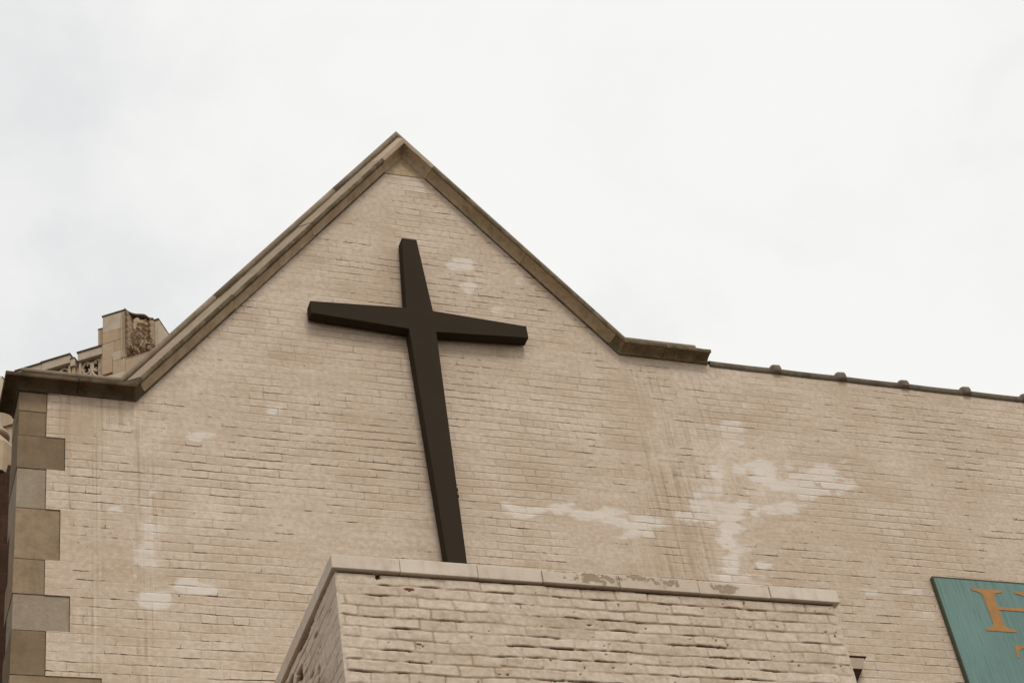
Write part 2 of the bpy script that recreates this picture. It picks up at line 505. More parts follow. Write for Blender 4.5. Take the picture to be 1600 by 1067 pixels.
# ------------------------------------------------------------------ main gabled building
XL = 1.247
XR = 13.5
A = (XL, 10.814); B = (2.107, 10.812); C = (4.556, 13.987); D = (6.301, 11.863); E = (7.153, 11.863)
ZR = 11.862
bld = empty('gabled_building', (6.0, 0.2, 0.0), 'tall gabled building of cream painted brick with stone quoins and moulded stone coping', 'building')

QZ = [10.812, 10.630, 10.400, 10.100, 9.748, 9.312, 9.022, 8.732, 8.383, 7.95]     # quoin joints, top to bottom
QX = [1.443, 1.440, 1.578, 1.447, 1.551, 1.452, 1.625, 1.469, 1.840]                # right ends


def wall_top(x):
    return np.interp(x, [XL, B[0], C[0], D[0], XR], [10.83, 10.83, 14.02, 11.875, 11.868])

# paint patches, streaks, and grime with painted cross shadow, measured on the photo: (px, py, half width px, half height px, strength)
PATCH = [(425, 643, 16, 8, 1), (325, 679, 24, 6, 1), (178, 798, 13, 7, .9), (231, 860, 17, 70, .62), (228, 800, 10, 45, .5), (240, 940, 28, 12, .9), (292, 916, 38, 9, .85), (345, 920, 26, 6, .6), (170, 640, 28, 18, .35),
         (255, 826, 40, 6, .45), (350, 812, 24, 6, .5), (300, 790, 30, 6, .4), (180, 960, 30, 8, .5), (140, 700, 12, 40, .35),
         (724, 414, 20, 11, .95), (733, 449, 9, 7, .9), (780, 483, 14, 5, .85), (811, 440, 8, 9, .8), (640, 300, 40, 12, .4), (640, 722, 22, 7, .45), (600, 560, 30, 20, .35), (620, 585, 24, 14, .4),
         (828, 796, 54, 7, 1), (935, 803, 36, 8, 1), (962, 815, 30, 9, .95), (1010, 818, 36, 12, .95), (985, 833, 14, 6, .85),
         (1128, 712, 13, 30, .72), (1143, 675, 13, 24, .62), (1158, 640, 14, 22, .52), (1122, 760, 12, 36, .75), (1105, 768, 26, 14, .6), (1128, 800, 38, 20, .95), (1100, 790, 30, 12, .85), (1137, 835, 17, 34, 1), (1145, 880, 20, 30, 1),
         (1155, 905, 44, 14, .9), (1192, 886, 14, 8, .8), (1066, 806, 18, 8, .85), (1075, 815, 8, 8, .7), (1200, 738, 26, 16, .95), (1235, 757, 40, 14, .9), (1262, 766, 34, 10, .9), (1290, 740, 28, 16, .9), (1300, 757, 26, 7, .8), (1155, 735, 12, 9, .8),
         (1183, 772, 18, 10, .8), (1160, 790, 12, 7, .8), (1215, 793, 34, 8, .95), (1240, 775, 22, 6, .7), (1320, 700, 60, 30, .3), (1450, 660, 90, 40, .28), (1580, 780, 30, 20, .4), (1440, 960, 24, 8, .6), (1400, 925, 60, 6, .55), (1350, 1000, 50, 24, .35),
         (1500, 720, 60, 18, .3), (1220, 620, 60, 14, .3), (950, 640, 60, 20, .25)]
STREAK = [(990, 600, 14, 60, .4), (1010, 700, 14, 90, .5), (1035, 820, 30, 110, .9), (1070, 850, 34, 90, .9), (1060, 640, 60, 70, .45), (1110, 860, 16, 70, .5), (1100, 700, 16, 120, .35),
          (108, 700, 10, 90, .6), (150, 760, 8, 160, .7), (146, 960, 8, 110, .7), (216, 800, 5, 200, .8), (236, 900, 12, 180, .6), (160, 640, 70, 24, .8), (100, 650, 24, 36, .8)]
GRIME_SHADE = [(600, 470, 60, 40, .35), (590, 640, 60, 120, .30), (760, 560, 70, 40, .35), (1180, 640, 40, 60, .35), (1290, 800, 80, 90, .35), (1450, 860, 90, 50, .35), (300, 680, 50, 60, .3), (270, 840, 16, 90, .35), (110, 660, 40, 40, .8), (180, 640, 50, 14, .6), (610, 430, 22, 60, .5), (560, 540, 90, 20, .35), (560, 590, 50, 20, .3), (985, 660, 26, 60, .6), (1030, 560, 110, 14, .35), (1035, 850, 60, 60, .4), (640, 265, 60, 10, .3),  # blobs round the cross paint its shadow along with rust stain
         (740, 790, 30, 60, .25), (830, 740, 50, 40, .35), (1220, 735, 20, 10, .4), (1340, 640, 50, 25, .35), (1370, 770, 60, 20, .35), (500, 340, 40, 14, .3), (470, 400, 40, 20, .3), (850, 600, 60, 20, .3), (1430, 1010, 60, 40, .25), (380, 850, 60, 30, .3)]
def vnoise(x, y, seed=0):
    r_ = np.random.RandomState(seed); g = r_.rand(256, 256)
    xi = np.floor(x).astype(int); yi = np.floor(y).astype(int); fx = x - xi; fy = y - yi
    fx = fx * fx * (3 - 2 * fx); fy = fy * fy * (3 - 2 * fy)
    f = lambda i, j: g[(xi + i) % 256, (yi + j) % 256]
    return (f(0, 0) * (1 - fx) + f(1, 0) * fx) * (1 - fy) + (f(0, 1) * (1 - fx) + f(1, 1) * fx) * fy
def fbm(x, y, seed=0, o=4):
    s = 0; a = .5; t_ = 0
    for k in range(o):
        s = s + a * vnoise(x * 2 ** k, y * 2 ** k, seed + k * 7); t_ += a; a *= .5
    return s / t_
def blobs(lst, X, Z):
    irr = (fbm(X * 7 + 3, Z * 13 + 5, 501, 4) - .5) * 2.6
    out = np.zeros_like(X)
    for (px, py, rx, rz, s) in lst:
        x0, z0 = hit(px, py)
        xa, za = hit(px + 1, py); xb, zb = hit(px, py + 1)
        J = np.array([[xa - x0, xb - x0], [za - z0, zb - z0]])
        Ji = np.linalg.inv(J)
        dx, dz = X - x0, Z - z0
        u = (Ji[0, 0] * dx + Ji[0, 1] * dz) / rx
        v = (Ji[1, 0] * dx + Ji[1, 1] * dz) / rz
        d = (np.abs(u) ** 2.6 + np.abs(v) ** 2.6) ** (1 / 2.6)
        k = np.clip((1.7 - d - irr * np.clip(d * 1.3, 0, 1)) / 1.2, 0, 1) * s * (d < 2.6)
        out = np.maximum(out, k)
    return out

def wall_attrs(X, Z):
    return {'patch': blobs(PATCH, X, Z), 'streak': blobs(STREAK, X, Z), 'grime_shade': blobs(GRIME_SHADE, X, Z)}

# the front wall: one sheet of columns from the eaves down, plus the strips beside the quoins
Vs, Qs, off = [], [], 0
def add_grid(X, Z, Y=None):
    global off
    Y = np.zeros_like(X) if Y is None else Y
    r, c = X.shape
    idx = np.arange(r * c).reshape(r, c) + off
    Qs.append(np.stack([idx[:-1, :-1], idx[:-1, 1:], idx[1:, 1:], idx[1:, :-1]], -1).reshape(-1, 4))
    Vs.append(np.stack([X, Y, Z], -1).reshape(-1, 3)); off += r * c
xs = np.unique(np.concatenate([np.arange(2.107, XR, 0.022), [B[0], C[0], D[0], XR]]))
t = np.linspace(0, 1, 300)
X, T = np.meshgrid(xs, t)
Z = 7.4 + (wall_top(X) - 7.4) * T
add_grid(X, Z)
X, Z = np.meshgrid(np.array([XL, XR]), np.array([0.0, 7.4])); add_grid(X, Z)
for i in range(9):
    z1, z0 = QZ[i], max(QZ[i + 1], 7.4)
    if i == 0: z1 = 10.83
    x0 = QX[i] + 0.004
    xx = np.unique(np.concatenate([np.arange(x0, 2.107, 0.022), [2.107]]))
    X, Z = np.meshgrid(xx, np.linspace(z0, z1, 14)); add_grid(X, Z)
    # rough paint edge returning to the stone
    add_grid(np.array([[x0, x0], [x0, x0]]), np.array([[z0, z0], [z1, z1]]), np.array([[0.03, 0.0], [0.03, 0.0]]))
for i in range(8):      # soffits of the brick steps over the longer stones
    xa, xb = sorted((QX[i], QX[i + 1]))
    zz = QZ[i + 1]
    add_grid(np.array([[xa, xb], [xa, xb]]) + 0.004, np.full((2, 2), zz), np.array([[0.0, 0.0], [0.03, 0.03]]))
X, Z = np.meshgrid(np.array([XL, 2.107]), np.array([7.4, 7.95])); add_grid(X, Z)
V = np.concatenate(Vs); Q = np.concatenate(Qs)
raw_mesh('wall', V, Q, M['wall'], bld, wall_attrs(V[:, 0], V[:, 2]), smooth=False)

# body behind the front face (side, back and roof of the building)
gpoly = [(XL, 0), (XR, 0), (XR, 11.85), (D[0], 11.85), (C[0], 13.98), (B[0], 10.80), (XL, 10.80)]
mesh('wall_core', *prism(gpoly, 0.035, 0.42), M['red'], bld)
mesh('rear_wall', *join([box_vf(2.4, 2.75, 0.42, 9.0, 0, 10.6), box_vf(13.15, XR, 0.42, 9.0, 0, 11.6), box_vf(2.75, 13.15, 8.7, 9.0, 0, 10.6)]), M['red'], bld)
mesh('roof', [(2.4, .43, 10.62), (2.4, 9, 10.62), (4.556, .43, 13.4), (4.556, 9, 13.4), (6.7, .43, 11.0), (6.7, 9, 11.0), (13.15, .43, 11.3), (13.15, 9, 11.3)],
     [(0, 1, 3, 2), (2, 3, 5, 4), (4, 5, 7, 6)], M['roof'], bld)

# quoins
qm = ['quoin_a', 'quoin_b', 'quoin_b', 'quoin_c', 'quoin_a', 'quoin_a', 'quoin_c', 'quoin_b', 'quoin_a']
qd = [0.40, 0.40, 0.44, 0.46, 0.34, 0.45, 0.34, 0.44, 0.38]
for i in range(9):
    z1, z0 = QZ[i] - 0.0015, QZ[i + 1] + 0.0025
    jx = 0.004 * math.sin(i * 2.3)
    box('quoin_stone', XL - 0.004 + jx * .6, QX[i] + 0.001, 0.008 + jx * 0.5, qd[i], z0, z1, M[qm[i]], bld, 0.004)
box('corner_pier', XL, 1.7, 0.03, 0.36, 0, 7.95, M['quoin_a'], bld)

# triangular stone under the apex
mesh('apex_panel', *prism([(4.372, 13.758), (4.752, 13.762), (4.556, 14.0)], -0.006, 0.03), M['coping'], bld)

# gable coping: moulded profile (u out from the wall, v outward in the wall plane)
def cove(du=0.0, dv=0.0, bold=0.0):
    p = [(-0.05, 0.0), (0.010, 0.0), (0.012, 0.008)]
    for k in range(9):
        a_ = k / 8 * math.pi / 2
        p.append((0.014 + 0.089 * (1 - math.cos(a_)), 0.006 + 0.046 * math.sin(a_)))
    p += [(0.106, 0.048), (0.118 + bold, 0.048), (0.122 + bold, 0.062), (0.122 + bold * 1.5, 0.077 + bold), (0.112, 0.086 + bold), (0.0, 0.172), (-0.05, 0.175)]
    return [(u + du, v + dv * (v > 0.001)) for u, v in p]

def unit(a, b):
    dx, dz = b[0] - a[0], b[1] - a[1]; l = math.hypot(dx, dz); return dx / l, dz / l

def sweep(prof, pts, wob=0.0, back=None, n_sub=6):
    """sections of prof along pts in the wall plane, mitred at corners; back = depth of a return round the left corner"""
    secs = []
    sects = []
    P = list(pts)
    for i, p in enumerate(P):
        if i == 0: t1 = t2 = unit(P[0], P[1])
        elif i == len(P) - 1: t1 = t2 = unit(P[-2], P[-1])
        else: t1, t2 = unit(P[i - 1], p), unit(p, P[i + 1])
        n1, n2 = (-t1[1], t1[0]), (-t2[1], t2[0])
        k = 1 + n1[0] * n2[0] + n1[1] * n2[1]
        sects.append((p, ((n1[0] + n2[0]) / k, (n1[1] + n2[1]) / k)))
    dense = []
    for i in range(len(sects) - 1):
        (p, m1), (q, m2) = sects[i], sects[i + 1]
        for j in range(n_sub):
            f = j / n_sub
            dense.append(((p, m1), (q, m2), f))
    dense.append((sects[-2], sects[-1], 1.0))
    if back is not None:
        p = P[0]
        secs.append([(p[0] - u, back, p[1] + v) for u, v in prof])
        secs.append([(p[0] - u, back * .5, p[1] + v) for u, v in prof])
        secs.append([(p[0] - u, -u, p[1] + v) for u, v in prof])
        dense = dense[1:]
    for (p, m1), (q, m2), f in dense:
        w1 = wob * (random.random() - .5); w2 = wob * (random.random() - .5)
        row = []
        for u, v in prof:
            a_ = (p[0] + m1[0] * v, p[1] + m1[1] * v); b_ = (q[0] + m2[0] * v, q[1] + m2[1] * v)
            s_ = 1.0 if u > 0.05 else 0.0
            row.append((a_[0] + (b_[0] - a_[0]) * f + w1 * s_ * m1[0], -(u + w2 * s_), a_[1] + (b_[1] - a_[1]) * f + w1 * s_ * m1[1]))
        secs.append(row)
    n = len(prof)
    vs = [v for r_ in secs for v in r_]
    fs = [tuple(range(n))] + [tuple(len(vs) - n + i for i in range(n))[::-1]]
    for i in range(len(secs) - 1):
        for j in range(n):
            k = (j + 1) % n
            fs.append((i * n + j, i * n + k, (i + 1) * n + k, (i + 1) * n + j))
    return vs, fs

def lerp(a, b, f): return (a[0] + (b[0] - a[0]) * f, a[1] + (b[1] - a[1]) * f)
def onseg(a, b, x): return lerp(a, b, (x - a[0]) / (b[0] - a[0]))
G = 0.0022
def gap(a, b, x, s): # point on segment at x shifted along by s
    t_ = unit(a, b); p = onseg(a, b, x); return (p[0] + t_[0] * s, p[1] + t_[1] * s)
stones = [
    ('coping_stone', [A, gap(A, B, 1.66, -G)], 'soot', (0, 0, 0), 0.34),
    ('coping_stone', [gap(A, B, 1.66, G), B, gap(B, C, 2.175, -G)], 'soot', (0.002, 0.002, 0), None),
    ('coping_stone', [gap(B, C, 2.175, G), gap(B, C, 2.929, -G)], 'mossy', (0.006, 0.004, 0), None),
    ('coping_stone', [gap(B, C, 2.929, G), gap(B, C, 3.656, -G)], 'mossy', (0.000, 0.0, 0), None),
    ('coping_stone', [gap(B, C, 3.656, G), gap(B, C, 4.38, -G)], 'mossy', (0.005, 0.003, 0), None),
    ('apex_stone', [gap(B, C, 4.38, G), C, gap(C, D, 4.75, -G)], 'clean', (0.0, 0.0, 0.007), None),
    ('coping_stone', [gap(C, D, 4.75, G), gap(C, D, 5.518, -G)], 'coping', (0.0, 0.0, 0), None),
    ('coping_stone', [gap(C, D, 5.518, G), gap(C, D, 6.218, -G)], 'coping', (0.004, 0.002, 0), None),
    ('coping_stone', [gap(C, D, 6.218, G), D, gap(D, E, 6.72, -G)], 'dark', (0.0, 0.0, 0), None),
    ('coping_stone', [gap(D, E, 6.72, G), E], 'dark', (0.002, 0.0, 0), None),
]
for nm, pts, mt, (du, dv, bold), back in stones:
    o = mesh(nm, *sweep(cove(du, dv, bold), pts, 0.003, back), M['mossy'], bld)
    npf = len(cove())
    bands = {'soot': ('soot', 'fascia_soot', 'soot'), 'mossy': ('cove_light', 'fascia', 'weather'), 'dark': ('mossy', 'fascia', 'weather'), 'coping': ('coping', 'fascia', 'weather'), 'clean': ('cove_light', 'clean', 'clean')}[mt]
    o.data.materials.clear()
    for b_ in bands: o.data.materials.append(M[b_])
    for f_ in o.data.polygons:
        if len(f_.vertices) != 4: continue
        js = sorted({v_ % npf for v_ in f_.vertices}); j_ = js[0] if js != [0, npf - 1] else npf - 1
        f_.material_index = 1 if j_ <= 1 else 0 if j_ <= (8 if mt == 'mossy' else 11) else (1 if j_ <= 14 else 2)  # lowest fillet takes the fascia colour as a painted shadow line
    if nm == 'apex_stone': o['label'] = 'pale clean mitred coping stone at the gable point'
    elif mt == 'soot': o['label'] = 'soot blackened coping stone'

# round roll along the back of the coping
def roll_prof(r_=0.027, cu=-0.028, cv=0.214):
    p = [(cu + r_ * math.cos(a_), cv + r_ * math.sin(a_)) for a_ in [math.radians(200 - 360 * i / 14) for i in range(14)]]
    return p
A2 = (XL, 10.814)
rolls = [([A, B, gap(B, C, 2.93, -.004)], 'soot', .30), ([gap(B, C, 2.93, .004), gap(B, C, 4.05, -.004)], 'roll', None), ([gap(B, C, 4.05, .004), C, gap(C, D, 5.0, -.004)], 'roll', None),
         ([gap(C, D, 5.0, .004), gap(C, D, 6.0, -.004)], 'roll', None), ([gap(C, D, 6.0, .004), D, onseg(D, E, 7.09)], 'roll', None)]
for pts, mt, back in rolls:
    mesh('ridge_roll', *sweep(roll_prof(), pts, 0.0, back, 4), M['roll'], bld, smooth=True)
# bedding under the roll
bp = [(-0.02, 0.172), (-0.018, 0.19), (-0.10, 0.20), (-0.2, 0.17), (-0.2, 0.0), (-0.05, 0.0)]
mesh('coping_bed', *sweep(bp, [A, B, C, D, E], 0.0, .30), M['mossy'], bld)

# clay coping tiles on the low wall to the right
def tile_prof(s_=0.0, t_=0.0):
    p = [(-0.30, -0.012)]
    p += [(0.004, -0.012), (0.012 + s_, -0.010), (0.020 + s_, 0.006), (0.022 + s_, 0.030 + t_ * .3), (0.014 + s_ * .9, 0.044 + t_ * .75), (-0.01 + s_ * .5, 0.055 + t_), (-0.05, 0.060 + t_), (-0.30, 0.060 + t_)]
    return p
def xsweep(prof, x0, x1, z, dz=0.0, bulge=0):
    n = len(prof); vs = []; 
    K = 6
    for k in range(K + 1):
        f = k / K; x = x0 + (x1 - x0) * f; sg = -0.004 * math.sin(f * math.pi) if not bulge else 0
        vs += [(x, -u, z + v + dz * f + sg) for u, v in prof]
    fs = [tuple(range(n)), tuple(range(len(vs) - 1, len(vs) - n - 1, -1))]
    for i in range(K):
        for j in range(n):
            k = (j + 1) % n
            fs.append((i * n + j, i * n + k, (i + 1) * n + k, (i + 1) * n + j))
    return vs, fs
jx = [7.175] + [7.836 + 0.664 * i for i in range(9)]
for i in range(len(jx) - 1):
    tl = mesh('coping_tile', *xsweep(tile_prof(), jx[i], jx[i + 1] - 0.004, ZR, 0), M['tile'], bld)
for x in jx[1:-1]:
    # bell collar over each joint, chamfered ends
    secs = []
    kv = .85 + .25 * random.random(); sv = .012 * (random.random() - .5)
    for dx, s_, t_ in ((-.050 + sv, .004, .006), (-.034 + sv, .026 * kv, .032 * kv), (.030 + sv, .028 * kv, .036 * kv), (.050 + sv, .004, .008)):
        secs.append([(x + dx, -u, ZR + v) for u, v in tile_prof(s_, t_)])
    n = len(secs[0]); vs = [v for s_ in secs for v in s_]
    fs = [tuple(range(n)), tuple(range(len(vs) - 1, len(vs) - n - 1, -1))]
    for i in range(3):
        for j in range(n):
            k = (j + 1) % n; fs.append((i * n + j, i * n + k, (i + 1) * n + k, (i + 1) * n + j))
    bevel(mesh('tile_collar', vs, fs, M['collar'], bld), 0.006)

# ------------------------------------------------------------------ small corbel beside the annex
cb = empty('stone_corbel', (7.7, 0, 8.7), 'small painted stone corbel jutting from the wall beside the low annex', 'corbel')
bevel(mesh('corbel_block', [(7.60, -.085, 8.738), (7.745, -.085, 8.738), (7.782, -.10, 8.830), (7.575, -.10, 8.830), (7.60, 0.0, 8.738), (7.745, 0.0, 8.738), (7.782, 0.0, 8.830), (7.575, 0.0, 8.830)],
     list(BOXF), M['corbel'], cb), 0.004)
mesh('corbel_shaded_underside', [(7.60, -.083, 8.736), (7.742, -.083, 8.736), (7.742, 0, 8.736), (7.60, 0, 8.736), (7.66, -.01, 8.62), (7.68, -.01, 8.62), (7.68, 0, 8.62), (7.66, 0, 8.62)],
     [(0, 1, 2, 3), (7, 6, 5, 4), (0, 4, 5, 1), (1, 5, 6, 2), (2, 6, 7, 3), (3, 7, 4, 0)], M['red'], cb)  # dark colour paints the shade on the corbel's underside
box('corbel_cap', 7.57, 7.797, -.106, 0.0, 8.834, 8.846, M['red'], cb, 0.003)  # thin slab coloured dark to draw the shadow line over the block

# ------------------------------------------------------------------ cross
cr = empty('wall_cross', (4.467, -.015, 8.95), 'large black tapered cross fixed to the gable wall', 'cross')
cx, cz = 4.467, 11.895
pl = [(cx - .067, 12.835), (cx + .067, 12.835), (cx + .117, cz + .119), (cx + .948, cz + .067), (cx + .948, cz - .063), (cx + .118, cz - .116),
      (cx + .067, 8.95), (cx - .067, 8.95), (cx - .118, cz - .116), (cx - .948, cz - .063), (cx - .948, cz + .067), (cx - .117, cz + .119)]
bevel(mesh('cross_body', *prism(pl, -.12, -.016), M['cross'], cr), 0.0018, 2)
for (x, z) in ((4.553, 10.16), (4.553, 10.10)):
    bevel(mesh('bracket', *box_vf(x - .018, x + .018, -.10, 0.0, z - .014, z + .014), M['cross'], cr), 0.002)

# ------------------------------------------------------------------ annex in front: real relief of thickly painted bricks
ax0, ax1, ay = 2.83, 6.175, -2.2
ZC = 7.832
an = empty('brick_annex', (4.5, -1.1, 0), 'lower flat topped annex of rough cream painted brick in front of the gable wall', 'annex')
rs = np.random.RandomState(11)
TB = {k: rs.rand(97, 61) for k in 'abcdefgh'}
def relief(S, Z, rough=1.0):
    RH, BW = 0.0745, 0.222
    z = Z + (fbm(S * 1.4, Z * 3, 1) - .5) * .02 + (fbm(S * 9, Z * 9, 2) - .5) * .016
    x = S + (fbm(S * 12 + 7, Z * 12, 3) - .5) * .02
    row = np.floor(z / RH).astype(int)
    shift = np.where(row % 2 == 0, 0, BW / 2) + (TB['a'][row % 97, 3] - .5) * .07
    xx = (x + shift) / BW + (TB['b'][row % 97, np.floor((x + shift) / BW).astype(int) % 61] - .5) * 0
    col = np.floor(xx).astype(int)
    g = lambda k: TB[k][row % 97, col % 61]
    fx = (xx - col) * BW; fz = z - row * RH
    e = 0.001 + .003 * g('c')
    dx = np.minimum(fx - e, BW - e - fx); dz_t = RH - .001 - fz; dz_b = fz - (0.001 + .004 * g('f'))
    d = np.minimum(dx, np.minimum(dz_t, dz_b))
    R_ = .013; d = R_ - np.hypot(np.clip(R_ - dx, 0, None), np.clip(R_ - np.minimum(dz_t, dz_b), 0, None))
    k = np.clip(d / R_, 0, 1); prof = np.sqrt(np.clip(1 - (1 - k) ** 2, 0, 1))
    filled = np.clip((fbm(S * 2.6, Z * 8, 5) - .40) * 4, 0, 1)      # paint bridging the joints
    fill2 = np.clip((fbm(S * 11, Z * 16, 9) - .42) * 5, 0, 1)
    vert = dx < np.minimum(dz_t, dz_b)
    dep = np.where(vert, .0060, .0070) * (1 - .62 * filled) * (1 - .4 * fill2)
    tilt = (g('h') - .5) * .008 * (fx / BW - .5) - (g('g') ** 2) * .010 * (fz / RH - .5)
    face = g('d') ** 2 * .008 + tilt + (fbm(S * 14, Z * 18, 12) - .5) * .006 + (fbm(S * 45, Z * 45, 13, 2) - .5) * .003
    h = -dep + (face + dep) * prof
    # open slot under some bricks, hooking up at the brick ends
    tap = np.sin(np.pi * np.clip(fx / BW, 0, 1)) ** .7
    segn = fbm(S * 9.0, row * 5.7 + 3, 41, 3) * .36 + fbm(S * 1.1, Z * 1.5, 43, 2) * .16 + .085 + .36 * (g('f') - .10) * (.35 + .65 * tap) 
    open_ = np.clip((segn - .485) * 8, 0, 1)
    thick = .0016 + .0100 * np.clip((segn - .46) * 4, 0, 1) * (.4 + fbm(S * 30, Z * 6, 44, 2))
    slot = np.clip(1.4 - np.abs(fz - .002) / thick, 0, 1) * open_
    hook = np.clip(1.4 - np.minimum(fx, BW - fx) / .004, 0, 1) * (fz < .035) * open_ * (g('e') > .6)
    slot = np.maximum(slot, hook * .8)
    pitn = np.clip((fbm(S * 26, Z * 34, 33, 2) - .845) * 16, 0, 1)
    h = h - slot * .010 - pitn * .010 * rough
    joint = (1 - prof) * .60 * (1 - .75 * filled)
    joint = np.maximum(joint, np.maximum(slot, pitn * .9))
    gap_shade = np.clip((Z - (ZC - .012)) / .004, 0, 1)
    h = h - gap_shade * .022; joint = np.maximum(joint, gap_shade)  # overhang shadow below the coping, painted dark and recessed
    return h, np.clip(joint, 0, 1), TB['g'][row % 97, col % 61]
# path round the annex: back-left -> front-left corner -> front-right corner -> back-right
L1, L2, L3 = 2.2, ax1 - ax0, 2.2
step = .006
s = np.unique(np.concatenate([np.arange(0, 1.0, .03), np.arange(1.0, L1 + L2 + .25, step), np.arange(L1 + L2 + .25, L1 + L2 + L3 + .01, .03)]))
zz = np.unique(np.concatenate([np.arange(6.75, ZC + .001, .0048), [ZC]]))
S, Z = np.meshgrid(s, zz)
h, jt, tint = relief(S, Z)
# left side has broken, open joints
side_m = (S < L1)
h = np.where(side_m, h * .45, h * .62); jt = np.where(side_m, jt * .75, jt)
brk = np.clip((fbm(S * 7, Z * 16, 55, 4) - .56) * 12, 0, 1) * side_m * np.clip((L1 - .35 - S) * 4, 0, 1)
h = h - brk * .03; jt = np.maximum(jt, brk)
corner = np.exp(-((S - L1) / .02) ** 2) + np.exp(-((S - L1 - L2) / .02) ** 2)
ch_ = np.clip(corner * 1.3, 0, 1); h = h * (1 - ch_) + ch_ * (.001 + .006 * fbm(S * 0, Z * 22, 78)); jt = jt * (1 - ch_ * .8)
h = h - corner * (.003 + .006 * fbm(S * 0, Z * 14, 77))
px_ = np.where(S < L1, ax0, np.where(S < L1 + L2, ax0 + (S - L1), ax1))
py_ = np.where(S < L1, -S, np.where(S < L1 + L2, ay, ay + (S - L1 - L2)))
# normals blended across the corners
a1 = np.clip((S - L1) / .008 * .5 + .5, 0, 1) * (math.pi / 2); a2 = np.clip((S - L1 - L2) / .008 * .5 + .5, 0, 1) * (math.pi / 2)
ang = math.pi + a1 + a2
nx, ny = np.cos(ang), np.sin(ang)
Vx = px_ + nx * h; Vy = py_ + ny * h
flake = np.zeros_like(S)
for (fx_, fz_, rx_, rz_) in ((3.095, 7.815, .016, .020), (3.285, 7.728, .026, .012)):
    dd = np.sqrt(((S - L1 + ax0 - fx_) / rx_) ** 2 + ((Z - fz_) / rz_) ** 2) + (fbm(S * 60, Z * 60, 90) - .5) * 2.2
    k = np.clip(1.3 - dd, 0, 1); flake = np.maximum(flake, k)
    Vy = Vy + np.clip(k * 2, 0, 1) * (.02 if rx_ < .02 else .004)
V = np.stack([Vx, Vy, Z], -1)
ob = grid_mesh('wall', V, M['annex'], an, {'joint': jt, 'flake': flake, 'tint': tint})
lower = mesh('wall_base', *box_vf(ax0 + .012, ax1 - .012, ay + .012, 0.0, 0, 6.8), M['annex'], an)

# annex coping stones
def cstone(x0, x1, y0, y1, dz=0.0, tilt=0.0):
    o = box('coping_stone', x0, x1, y0, y1, ZC + .001, ZC + .098 + dz, M['annex_coping'], an)
    bevel(o, .006, 3); return o
cj = [ax0 - .020, 3.232, 3.725, 4.145, 4.66, 5.205, 5.71, ax1 + .035]
for i in range(len(cj) - 1):
    cstone(cj[i] + (.0015 if i else 0), cj[i + 1] - .0015, ay - .024 + .003 * ((i * 7) % 3 - 1), ay + .30, .003 * ((i * 5) % 3 - 1))
ys = [ay + .303, -1.45, -.95, -.45, -.004]
for i in range(4):
    cstone(ax0 - .020, ax0 + .27, ys[i] + .001, ys[i + 1] - .002, .002 * (i % 2))
    cstone(ax1 - .27, ax1 + .035, ys[i] + .001, ys[i + 1] - .002, .002 * (i % 2))
box('roof_deck', ax0 + .27, ax1 - .27, ay + .30, -.004, 7.6, 7.70, M['roof'], an)

# ------------------------------------------------------------------ sign
sg = empty('painted_sign', (9.45, 0, 8.3), 'weathered teal wooden sign with orange serif letters on the brick wall', 'sign')
SX0, SX1, SZ0, SZ1 = 8.722, 10.20, 8.28, 9.718
box('board', SX0 + .012, SX1 - .012, -.044, -.006, SZ0 + .012, SZ1 - .012, M['sign'], sg)
fr = join([box_vf(SX0, SX0 + .0118, -.046, -.004, SZ0, SZ1), box_vf(SX1 - .0118, SX1, -.046, -.004, SZ0, SZ1), box_vf(SX0 + .0118, SX1 - .0118, -.046, -.004, SZ0, SZ0 + .0118), box_vf(SX0 + .0118, SX1 - .0118, -.046, -.004, SZ1 - .0118, SZ1)])
mesh('frame', *fr, M['sign_frame'], sg)

def serif_stem(cx_, z0, z1, w_=.053, sw=.150, t_=.026, br=.05):
    """vertical stem with bracketed slab serifs, as a closed outline"""
    pts = []
    def side(sgn, top):
        # outline from serif tip to stem for one corner
        zt = z1 if top else z0; d_ = -1 if top else 1
        q = [(cx_ + sgn * sw, zt), (cx_ + sgn * sw, zt + d_ * t_ * .8)]
        for k in range(6):
            a_ = k / 5 * math.pi / 2
            q.append((cx_ + sgn * (sw - .02 - (sw - .02 - w_) * math.sin(a_)), zt + d_ * (t_ + br * (1 - math.cos(a_)))))
        return q
    tl = side(-1, True); bl = side(-1, False); br_ = side(1, False); tr = side(1, True)
    pts = tl + bl[::-1] + br_ + tr[::-1]
    return pts
def letter(name, polys):
    parts = [prism(p, -.0475 - .0004 * i, -.0442) for i, p in enumerate(polys)]
    return mesh(name, *join(parts), M['letter'], sg)
letter('letter_H', [serif_stem(9.218, 9.205, 9.622), serif_stem(9.645, 9.205, 9.622), [(9.265, 9.420), (9.60, 9.420), (9.60, 9.452), (9.265, 9.452)]])
letter('letter_T', [[(9.300, 9.078), (9.285, 8.955), (9.300, 8.955), (9.318, 9.02), (9.36, 9.050), (9.60, 9.050), (9.642, 9.02), (9.660, 8.955), (9.675, 8.955), (9.660, 9.078)],
                    [(9.436, 9.049), (9.436, 8.74), (9.40, 8.705), (9.36, 8.70), (9.36, 8.683), (9.60, 8.683), (9.60, 8.70), (9.56, 8.705), (9.524, 8.74), (9.524, 9.049)]])

